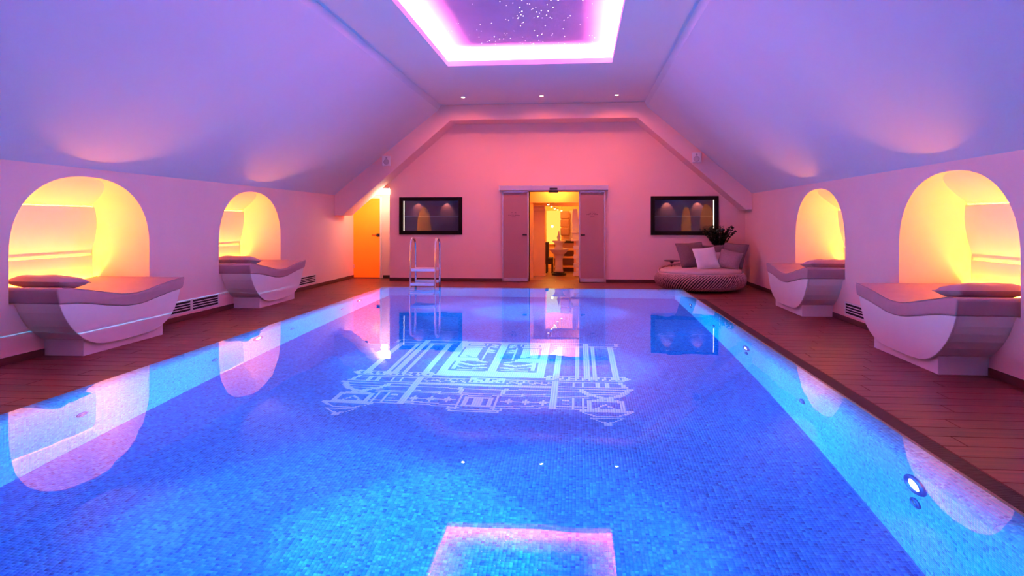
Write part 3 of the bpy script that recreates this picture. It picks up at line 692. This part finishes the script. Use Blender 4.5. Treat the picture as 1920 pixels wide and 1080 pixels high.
# ------------------------------------------------------------------ sliding glass doors
d = thing('door_2', 'automatic sliding glass doors standing open in the end wall', 'door', (-.578, YB, 0)); d['kind'] = 'structure'
hd = G().box(-1.26, 1.235, -.15, -.005, 2.11, 2.225).obj('track_housing', 'aluminium', d, bevel=.006)
G().box(-1.262, -1.238, -.155, -.003, 2.105, 2.23).obj('end_cap', 'white_plastic', hd)
sn = G().box(-.115, .105, -.19, -.13, 2.055, 2.105).obj('sensor', 'black_plastic', d, bevel=.006); G().box(-.095, .085, -.165, -.148, 2.125, 2.165).obj('sensor_window', 'black_plastic', sn)
for s, x0, x1 in ((-1, -1.196, -.580), (1, .572, 1.172)):
    lf = G().box(x0, x0+.03, -.085, -.045, .015, 2.10).box(x1-.03, x1, -.085, -.045, .015, 2.10).box(x0, x1, -.085, -.045, .015, .095).box(x0, x1, -.085, -.045, 2.06, 2.10).obj('door_leaf', 'aluminium', d, bevel=.003)
    G().box(x0+.03, x1-.03, -.070, -.060, .095, 2.06).obj('pane', 'frosted_glass', lf)
    hx_ = x1-.09 if s < 0 else x0+.09
    G().box(hx_-.05, hx_+.05, -.10, -.075, 1.075, 1.105).obj('handle', 'black_plastic', lf, bevel=.005)
    # four centred lines of small dark lettering, too small to read
    cx_ = (x0+x1)/2+(-.03 if s < 0 else .0); rnd = random.Random(3 if s < 0 else 5)
    rowsw = ((1.60, ((-.065, -.02), (.012, .05))), (1.565, ((-.065, -.015), (.01, .06))), (1.535, ((-.13, -.105), (-.09, -.06), (-.045, .01), (.025, .13))), (1.495, ((-.055, .045),))) if s < 0 else \
            ((1.607, ((-.05, .06),)), (1.575, ((-.07, -.025), (-.01, .005), (.02, .09))), (1.548, ((-.13, -.05), (-.03, -.02), (0, .02), (.04, .14))), (1.512, ((-.045, .05),)))
    tx = G()
    for z, ws in rowsw:
        for a, b in ws:
            x = a
            while x < b-.002:
                hh = rnd.choice((.013, .013, .013, .02)); tx.box(cx_+x, cx_+x+.0026, -.0715, -.0705, z, z+hh)
                tx.box(cx_+x, cx_+x+.008, -.0715, -.0705, z+rnd.choice((0, .0055, .011)), z+.0026+rnd.choice((0, .0055, .011))); x += .011
    tx.obj('lettering', 'black_plastic', lf, fix=False)
# reveal of the opening
struct(G().box(DX0-.012, DX0, YB-.005, YB+.28, 0, DZ).box(DX1, DX1+.012, YB-.005, YB+.28, 0, DZ).box(DX0, DX1, YB-.005, YB+.28, DZ-.012, DZ).obj('trim_2', 'amber_wall'), 'pale lining of the sliding door opening', 'door lining')

# ------------------------------------------------------------------ room beyond the sliding doors
SY0, SY1, SX0, SX1, SZ = YB+.28, 20.6, -2.4, 1.3, 2.42
g = G()
g.add([(SX0, YB, -.001), (SX1, YB, -.001), (SX1, SY1, -.001), (SX0, SY1, -.001)], [(0, 1, 2, 3)])
struct(g.obj('floor_spa', 'spa_floor', fix=False), 'warm brown floor of the amber room beyond', 'floor')
g = G()
g.add([(SX0, SY1, 0), (SX1, SY1, 0), (SX1, SY1, SZ), (SX0, SY1, SZ)], [(0, 1, 2, 3)]); g.add([(SX0, SY0, 0), (SX0, SY1, 0), (SX0, SY1, SZ), (SX0, SY0, SZ)], [(0, 1, 2, 3)]); g.add([(SX1, SY0, 0), (SX1, SY1, 0), (SX1, SY1, SZ), (SX1, SY0, SZ)], [(0, 1, 2, 3)])
g.box(SX0, -1.14, 16.93, 17.03, 0, SZ)
struct(g.obj('wall_spa', 'amber_wall', fix=False), 'amber lit walls of the room beyond the sliding doors', 'wall')
g = G().add([(SX0, SY0, SZ), (SX1, SY0, SZ), (SX1, SY1, SZ), (SX0, SY1, SZ)], [(0, 1, 2, 3)]).box(SX0, SX1, 16.9, 17.25, 1.86, SZ).box(SX0, SX1, 17.9, 18.3, 1.80, SZ)
struct(g.obj('ceiling_spa', 'amber_wall', fix=False), 'stepped amber ceiling of the room beyond', 'ceiling')
tag(G().box(-1.20, -.875, 17.4, 17.75, .04, 1.80).box(-1.20, -.85, 17.38, 17.77, 0, .05).box(-1.22, -.86, 17.38, 17.77, 1.66, 1.72).obj('wall_pillar', 'amber_wall', bevel=.006), 'smooth amber pillar just inside the open doorway', 'pillar')
t = thing('basin_fountain', 'tiered stone pedestal fountain in the amber room', 'fountain', (-.525, 17.8, 0))
G().lathe([(.19, 0), (.19, .05), (.15, .06), (.15, .08)], 24).obj('foot', 'dark_pot', t, smooth=False)
G().lathe([(.12, .07), (.105, .14), (.095, .40), (.11, .48), (.15, .53)], 24).obj('pedestal', 'stone', t, smooth=True)
G().lathe([(.10, .52), (.17, .57), (.245, .655), (.255, .69), (.235, .69), (.10, .66), (.01, .65)], 32).obj('basin', 'stone', t, smooth=True)
up = G().lathe([(.11, .66), (.12, .70), (.09, .76), (.11, .82), (.165, .87), (.17, .895), (.15, .895), (.05, .87)], 28).obj('upper_bowl', 'stone', t, smooth=True)
G().lathe([(.05, .87), (.035, .93), (.055, .98), (.03, 1.05), (.012, 1.14), (.001, 1.16)], 16).obj('finial', 'stone', up, smooth=True)
t = thing('brick_hearth', 'white brick hearth with stepped mantel right of the doorway', 'hearth', (.08, 17.35, 0))
G().box(-.215, .34, .01, .5, 0, .90).obj('core', 'amber_wall', t)
for r_ in range(8):
    for k in range(3):
        xa = -.26+k*.21+(r_ % 2)*.10; a, b = max(-.225, xa), min(.34, xa+.2)
        if b-a > .03: G().box(a, b, .0, .02, .01+r_*.112, .01+r_*.112+.103).obj('brick', 'brick_white', t, bevel=.004)
G().box(-.29, .40, -.06, .52, .90, .95).box(-.25, .36, -.02, .5, .95, 1.10).box(-.28, .39, -.05, .52, 1.10, 1.15).obj('mantel', 'brick_white', t, bevel=.008)
G().prism([(-.24, 1.15), (.34, 1.15), (.30, 1.25), (.02, 1.35), (-.10, 1.48), (-.14, 1.72), (-.24, 1.72), (-.26, 1.5)], .02, .4, lambda y, x, z: (x, y, z)).obj('hood', 'brick_white', t, bevel=.01)
t = thing('dark_armchair', 'dark armchair seen through the open doorway', 'armchair', (-.80, 18.7, 0))
G().box(-.09, .09, -.25, .25, .24, .42).obj('seat', 'dark_sofa', t, bevel=.03); G().box(-.12, -.03, -.27, .27, .24, .84).obj('backrest', 'dark_sofa', t, bevel=.03)
for a in (-.08, .07):
    for b in (-.22, .22): G().box(a-.02, a+.02, b-.02, b+.02, 0, .24).obj('leg', 'dark_sofa', t)
t = thing('low_bench', 'low amber bench with layered shelves behind the fountain', 'bench', (-.33, 19.1, 0))
for z in (.12, .38, .58): G().box(-.36, .34, -.2, .2, z, z+.05).obj('shelf', 'amber_wall', t, bevel=.004)
G().box(-.36, .34, .15, .2, 0, .78).obj('back_board', 'spa_floor', t); G().box(-.36, -.31, -.18, .18, 0, .6).obj('side_board', 'spa_floor', t)
t = thing('dark_table', 'dark table top before the mauve curtain', 'table', (-.33, 19.55, 0)); G().box(-.38, .3, -.2, .2, .78, .85).obj('table_top', 'dark_sofa', t, bevel=.006)
for a in (-.34, .26): G().box(a-.025, a+.025, -.15, .15, 0, .78).obj('leg', 'dark_sofa', t)
t = thing('window_1', 'bright yellow lit panel at the back of the amber room', 'window', (-.74, SY1, 0)); t['kind'] = 'structure'
G().box(-.24, .20, -.03, -.005, .72, 1.72).obj('lit_panel', 'spa_window', t); G().box(-.27, -.24, -.04, 0, .70, 1.74).box(.20, .23, -.04, 0, .70, 1.74).box(-.24, .20, -.04, 0, .69, .72).box(-.24, .20, -.04, 0, 1.72, 1.75).obj('frame', 'amber_wall', t)
t = thing('mauve_curtain', 'dull mauve cushioned hanging beside the lit panel', 'curtain', (-.40, 20.2, 0))
for k in range(3): G().box(-.15, .11, -.03, .03, .98+k*.245, .98+k*.245+.235).obj('pad', 'mauve_panel', t, bevel=.03, seg=3)
t = thing('violet_blind', 'pale violet blind with folds beside the mauve hanging', 'blind', (-.18, 20.3, 0))
G().box(-.1, .16, -.01, .01, .84, 1.72).obj('cloth', 'window_cloth', t)
for k in range(5): G().box(-.3, .16, -.06, -.03, .83+k*.032, .845+k*.032).obj('fold', 'window_cloth', t)
t = thing('wall_light', 'small round bright lamp on the lit yellow panel', 'lamp', (-.80, 20.42, 1.25)); G().lathe([(.001, -.035), (.025, -.025), (.035, 0), (.025, .025), (.001, .035)], 16).obj('bulb', 'spa_lamp', t, smooth=True); G().tube([(0, 0, 0), (0, .14, 0)], .012, 8).obj('arm', 'steel', t)
for k, (x, y, z) in enumerate(((-.79, 17.55, 1.83), (-.72, 17.85, 1.78), (-.655, 18.35, 1.74), (-.59, 18.8, 1.72), (-.50, 19.4, 1.70))):
    t = thing('ceiling_spot', '%s small spotlight in the row on the amber ceiling, counted from the doorway' % ('first', 'second', 'third', 'fourth', 'fifth')[k], 'spotlight', (x, y, z), 'row of spotlights in the amber room')
    G().lathe([(.018, .05), (.035, .0), (.030, .0)], 14).tube([(0, 0, .04), (0, 0, SZ-z)], .006, 6).obj('housing', 'steel', t); G().lathe([(.031, .006), (.02, -.008), (.001, -.012)], 14).obj('bulb', 'spa_lamp', t, smooth=True)
point('spa_lamp_near', (-.55, 16.6, 2.25), SPA['w']*.45, SPA['col'], .15); point('spa_lamp_mid', (.2, 17.9, 2.2), SPA['w']*.5, SPA['col'], .15); point('spa_lamp_far', (-.7, 19.4, 2.1), SPA['w'], SPA['col'], .15)

# ------------------------------------------------------------------ display cases
for k, (x0, x1, z0, z1) in enumerate(VITS):
    side = ('left of the sliding doors', 'above the daybed')[k]
    t = thing('display_case', 'black framed glass display case set in the wall, '+side, 'display case', ((x0+x1)/2, YB, z0), 'display cases in the end wall')
    W, H = (x1-x0)/2, z1-z0; fw = .088
    G().box(-W, -W+fw, -.035, .02, 0, H).box(W-fw, W, -.035, .02, 0, H).box(-W+fw, W-fw, -.035, .02, 0, fw).box(-W+fw, W-fw, -.035, .02, H-fw, H).obj('frame', 'black_frame', t, bevel=.004)
    a, b, c, d_ = -W+.052, W-.052, .052, H-.052; D = .26
    g = G(); g.add([(a, D, c), (b, D, c), (b, D, d_), (a, D, d_)], [(0, 1, 2, 3)]); g.add([(a, .02, c), (b, .02, c), (b, D, c), (a, D, c)], [(0, 1, 2, 3)]); g.add([(a, .02, d_), (b, .02, d_), (b, D, d_), (a, D, d_)], [(0, 1, 2, 3)])
    g.add([(a, .02, c), (a, D, c), (a, D, d_), (a, .02, d_)], [(0, 1, 2, 3)]); g.add([(b, .02, c), (b, D, c), (b, D, d_), (b, .02, d_)], [(0, 1, 2, 3)])
    g.obj('lining', 'vitrine_lining', t, fix=False)
    G().box(-W+fw-.01, W-fw+.01, -.008, -.002, fw-.01, H-fw+.01).obj('pane', 'vitrine_glass', t)
    sh = G().box(a+.02, b-.02, .03, D-.01, .425, .433).obj('shelf', 'shelf_glass', t)
    G().box(a+.02, b-.02, .026, .030, .4255, .4325).obj('shelf_edge', 'vitrine_led' if False else 'white_plastic', sh)
    lx = (-W+fw+.012) if k == 0 else (W-fw-.012)
    G().box(lx-.007, lx+.007, .03, .045, fw-.01, H-fw+.01).obj('led_strip', 'vitrine_led', t)
    for q, sx in enumerate((-.36, .33)):
        sl = G().lathe([(.030, 0), (.030, -.02), (.022, -.026), (.001, -.026)], 16, c=(sx, .17, d_)).obj('spot_fitting', 'steel', t, smooth=True)
        G().lathe([(.02, -.027), (.001, -.030)], 12, c=(sx, .17, d_)).obj('bulb', 'vitrine_led', sl)
        spot('case_spot', (sx, .15, d_-.035), (0, .55, -1), 3.0, (1, .5, .36), 80, .6, .01, t)

# ------------------------------------------------------------------ pool ladder
t = thing('pool_ladder', 'chrome pool ladder with white steps at the far edge', 'ladder', (-2.845, PF, 0))
for sx in (-1, 1):
    x = sx*.232; pts = [(x, -.22, -.70), (x, -.16, -.25), (x, -.12, .15), (x, -.10, .40), (x, -.09, .86)]
    for k in range(1, 12):
        a = math.pi*(1-k/12); pts.append((x, .10+.19*math.cos(a), .94+.15*math.sin(a)))
    pts += [(x, .29, .86), (x, .30, .4), (x, .31, .005)]
    G().tube(pts, .0195, 12).obj('rail', 'chrome', t, smooth=True)
    G().lathe([(.042, 0), (.042, .008), (.021, .02), (.021, .03)], 16, c=(x, .31, 0)).obj('flange', 'chrome', t, smooth=True)
for y0, y1, z in ((-.13, .27, .485), (-.175, -.05, .225), (-.21, -.09, -.04), (-.24, -.12, -.30), (-.27, -.15, -.56), (.21, .36, .25)):
    G().box(-.217, .217, y0, y1, z, z+.05 if z > .2 else z+.035).obj('step', 'step_plastic', t, bevel=.008)

# ------------------------------------------------------------------ daybed with cushions
DBX, DBY, DR = 2.46, 14.28, .90
t = thing('round_daybed', 'round woven daybed with pale cushion seat by the pool corner', 'daybed', (DBX, DBY, 0))
prof = [(.62, .03), (.74, .045), (.85, .10), (.895, .19), (.89, .27), (.85, .335), (.81, .345), (.70, .30), (.02, .30)]
G().lathe([(r-.012, z) for r, z in prof], 48).obj('shell', 'wicker_core', t, smooth=True)
G().lathe([(.56, 0), (.56, .05), (.50, .05)], 32, cap=False).obj('foot_ring', 'black_plastic', t)
# diagonal strands, each its own strip of weave
def shell_pt(a, q, off=0):
    zs = [.04, .07, .12, .19, .26, .31, .342]; rs = [.70, .80, .865, .895, .892, .868, .835]
    i = min(int(q*6), 5); f = q*6-i
    return ((rs[i]+(rs[i+1]-rs[i])*f+off)*math.cos(a), (rs[i]+(rs[i+1]-rs[i])*f+off)*math.sin(a), zs[i]+(zs[i+1]-zs[i])*f)
NST = 96
for dirn, rad in ((1, .0125), (-1, .0065)):
    for k in range(NST):
        a0 = 2*math.pi*k/NST
        if math.sin(a0) > .55: continue                     # the side against the wall is not seen
        pts = [shell_pt(a0+dirn*q*.42, q, .004+.003*dirn+.004*dirn*(1 if (i+k) % 2 else -1)) for i, q in enumerate([j/9 for j in range(10)])]
        G().tube(pts, rad, 5).obj('strand', 'wicker' if dirn > 0 else 'wicker_dark', t)
rim_pts = [(.835*math.cos(a), .835*math.sin(a), .345+.13*max(0, math.sin(a)+.15)) for a in [2*math.pi*k/64 for k in range(65)]]
G().tube(rim_pts, .020, 8).obj('rim', 'wicker', t, smooth=True)
bk = G()
for k in range(60):
    a = math.pi*(-.02+1.04*k/59); zt = .345+.13*max(0, math.sin(a)+.15); bk.tube([(.84*math.cos(a), .84*math.sin(a), .33), (.835*math.cos(a), .835*math.sin(a), zt)], .010, 5)
stuff(bk.obj('back_weave', 'wicker', t, fix=False))
seat = G().lathe([(.74, .325), (.80, .345), (.815, .385), (.79, .42), (.72, .437), (.3, .445), (.001, .446)], 56).obj('seat_cushion', 'seat_fabric', t, smooth=True)
def cushion(name, label, w_, h_, th, m, loc, tilt, yaw, roll=0, seed=1):
    o = pillow_mesh(G(), w_, h_, th, seed).obj(name, m, None, smooth=True)
    o.matrix_world = Matrix.Translation(Vector((DBX, DBY, .445))+Vector(loc)) @ Matrix.Rotation(R(yaw), 4, 'Z') @ Matrix.Rotation(R(90-tilt), 4, 'X') @ Matrix.Rotation(R(roll), 4, 'Z') @ Matrix.Translation((0, h_/2, 0))
    tag(o, label, 'cushion', 'cushions on the daybed')
    seam_mesh(G(), w_, h_, .005).obj('seam', m, o); return o
cushion('large_cushion', 'large brown cushion leaning at the left of the daybed', .62, .56, .20, 'cushion_taupe', (-.06, .17, .0), 26, 20, 3, 1)
cushion('large_cushion', 'brown cushion at the back centre of the daybed under the plant', .52, .46, .16, 'cushion_taupe', (.33, .44, .0), 14, -4, 1, 2)
cushion('large_cushion', 'large dark cushion leaning at the right end of the daybed', .56, .54, .18, 'cushion_taupe', (.62, .14, .0), 24, -42, -4, 3)
cushion('rose_cushion', 'dusty rose square cushion in front of the dark right cushion', .44, .42, .15, 'cushion_rose', (.50, -.13, .0), 32, -16, -14, 4)
cushion('white_cushion', 'bright white square cushion in the middle of the daybed', .48, .46, .15, 'cushion_white', (.15, -.19, .0), 26, 14, 5, 5)
cushion('rose_cushion', 'small pale cushion half hidden behind the white one', .36, .34, .12, 'seat_fabric', (.36, .15, .0), 22, -6, 0, 6)

# side table
t = thing('side_table', 'small round side table left of the daybed', 'table', (2.02, 15.22, 0))
G().lathe([(.001, .525), (.15, .527), (.175, .535), (.175, .545), (.15, .55), (.001, .55)], 32, cap=False).obj('table_top', 'table_dark', t, smooth=True)
G().lathe([(.018, .02), (.016, .25), (.020, .45), (.045, .525)], 16).obj('stem', 'table_dark', t, smooth=True)
G().lathe([(.14, 0), (.14, .008), (.03, .03), (.018, .05)], 28).obj('base', 'table_dark', t, smooth=True)

# plant in a dark pot
t = thing('potted_plant', 'dark leafy plant in a tall black pot behind the daybed', 'plant', (3.05, 15.34, 0))
G().lathe([(.13, 0), (.15, .03), (.17, .74), (.165, .80), (.15, .80), (.148, .76), (.01, .75)], 28).obj('pot', 'dark_pot', t, smooth=True)
rnd = random.Random(11)
for k in range(28):
    a = 2*math.pi*k*.382+rnd.uniform(-.2, .2); lean = .02+.32*(k/27); hgt = rnd.uniform(.34, .56); b0 = Vector((.06*math.cos(a), .06*math.sin(a), .76))
    pts = [b0+Vector((math.cos(a)*lean*(q**1.5), math.sin(a)*lean*(q**1.5)*.7, hgt*q)) for q in [j/6 for j in range(7)]]
    stem = G().tube(pts, [.009-.0009*j for j in range(7)], 6).obj('stem', 'dark_leaf', t)
    lv = G()
    for j in range(9):
        q = .30+.70*j/8; p0 = pts[min(int(q*6), 5)].lerp(pts[min(int(q*6)+1, 6)], q*6-int(q*6))
        for sgn in (-1, 1):
            dr = (Vector((math.cos(a+1.5*sgn+rnd.uniform(-.5, .5)), math.sin(a+1.5*sgn), rnd.uniform(.3, .9)))).normalized(); L = rnd.uniform(.065, .115); wv = dr.cross(Vector((0, 0, 1))).normalized()*L*.36
            up_ = dr.cross(wv).normalized()*.004
            lv.add([p0, p0+dr*L*.35+wv, p0+dr*L, p0+dr*L*.35-wv, p0+dr*L*.45+up_], [(0, 1, 4), (1, 2, 4), (2, 3, 4), (3, 0, 4)])
    stuff(lv.obj('foliage', 'dark_leaf', stem, fix=False))
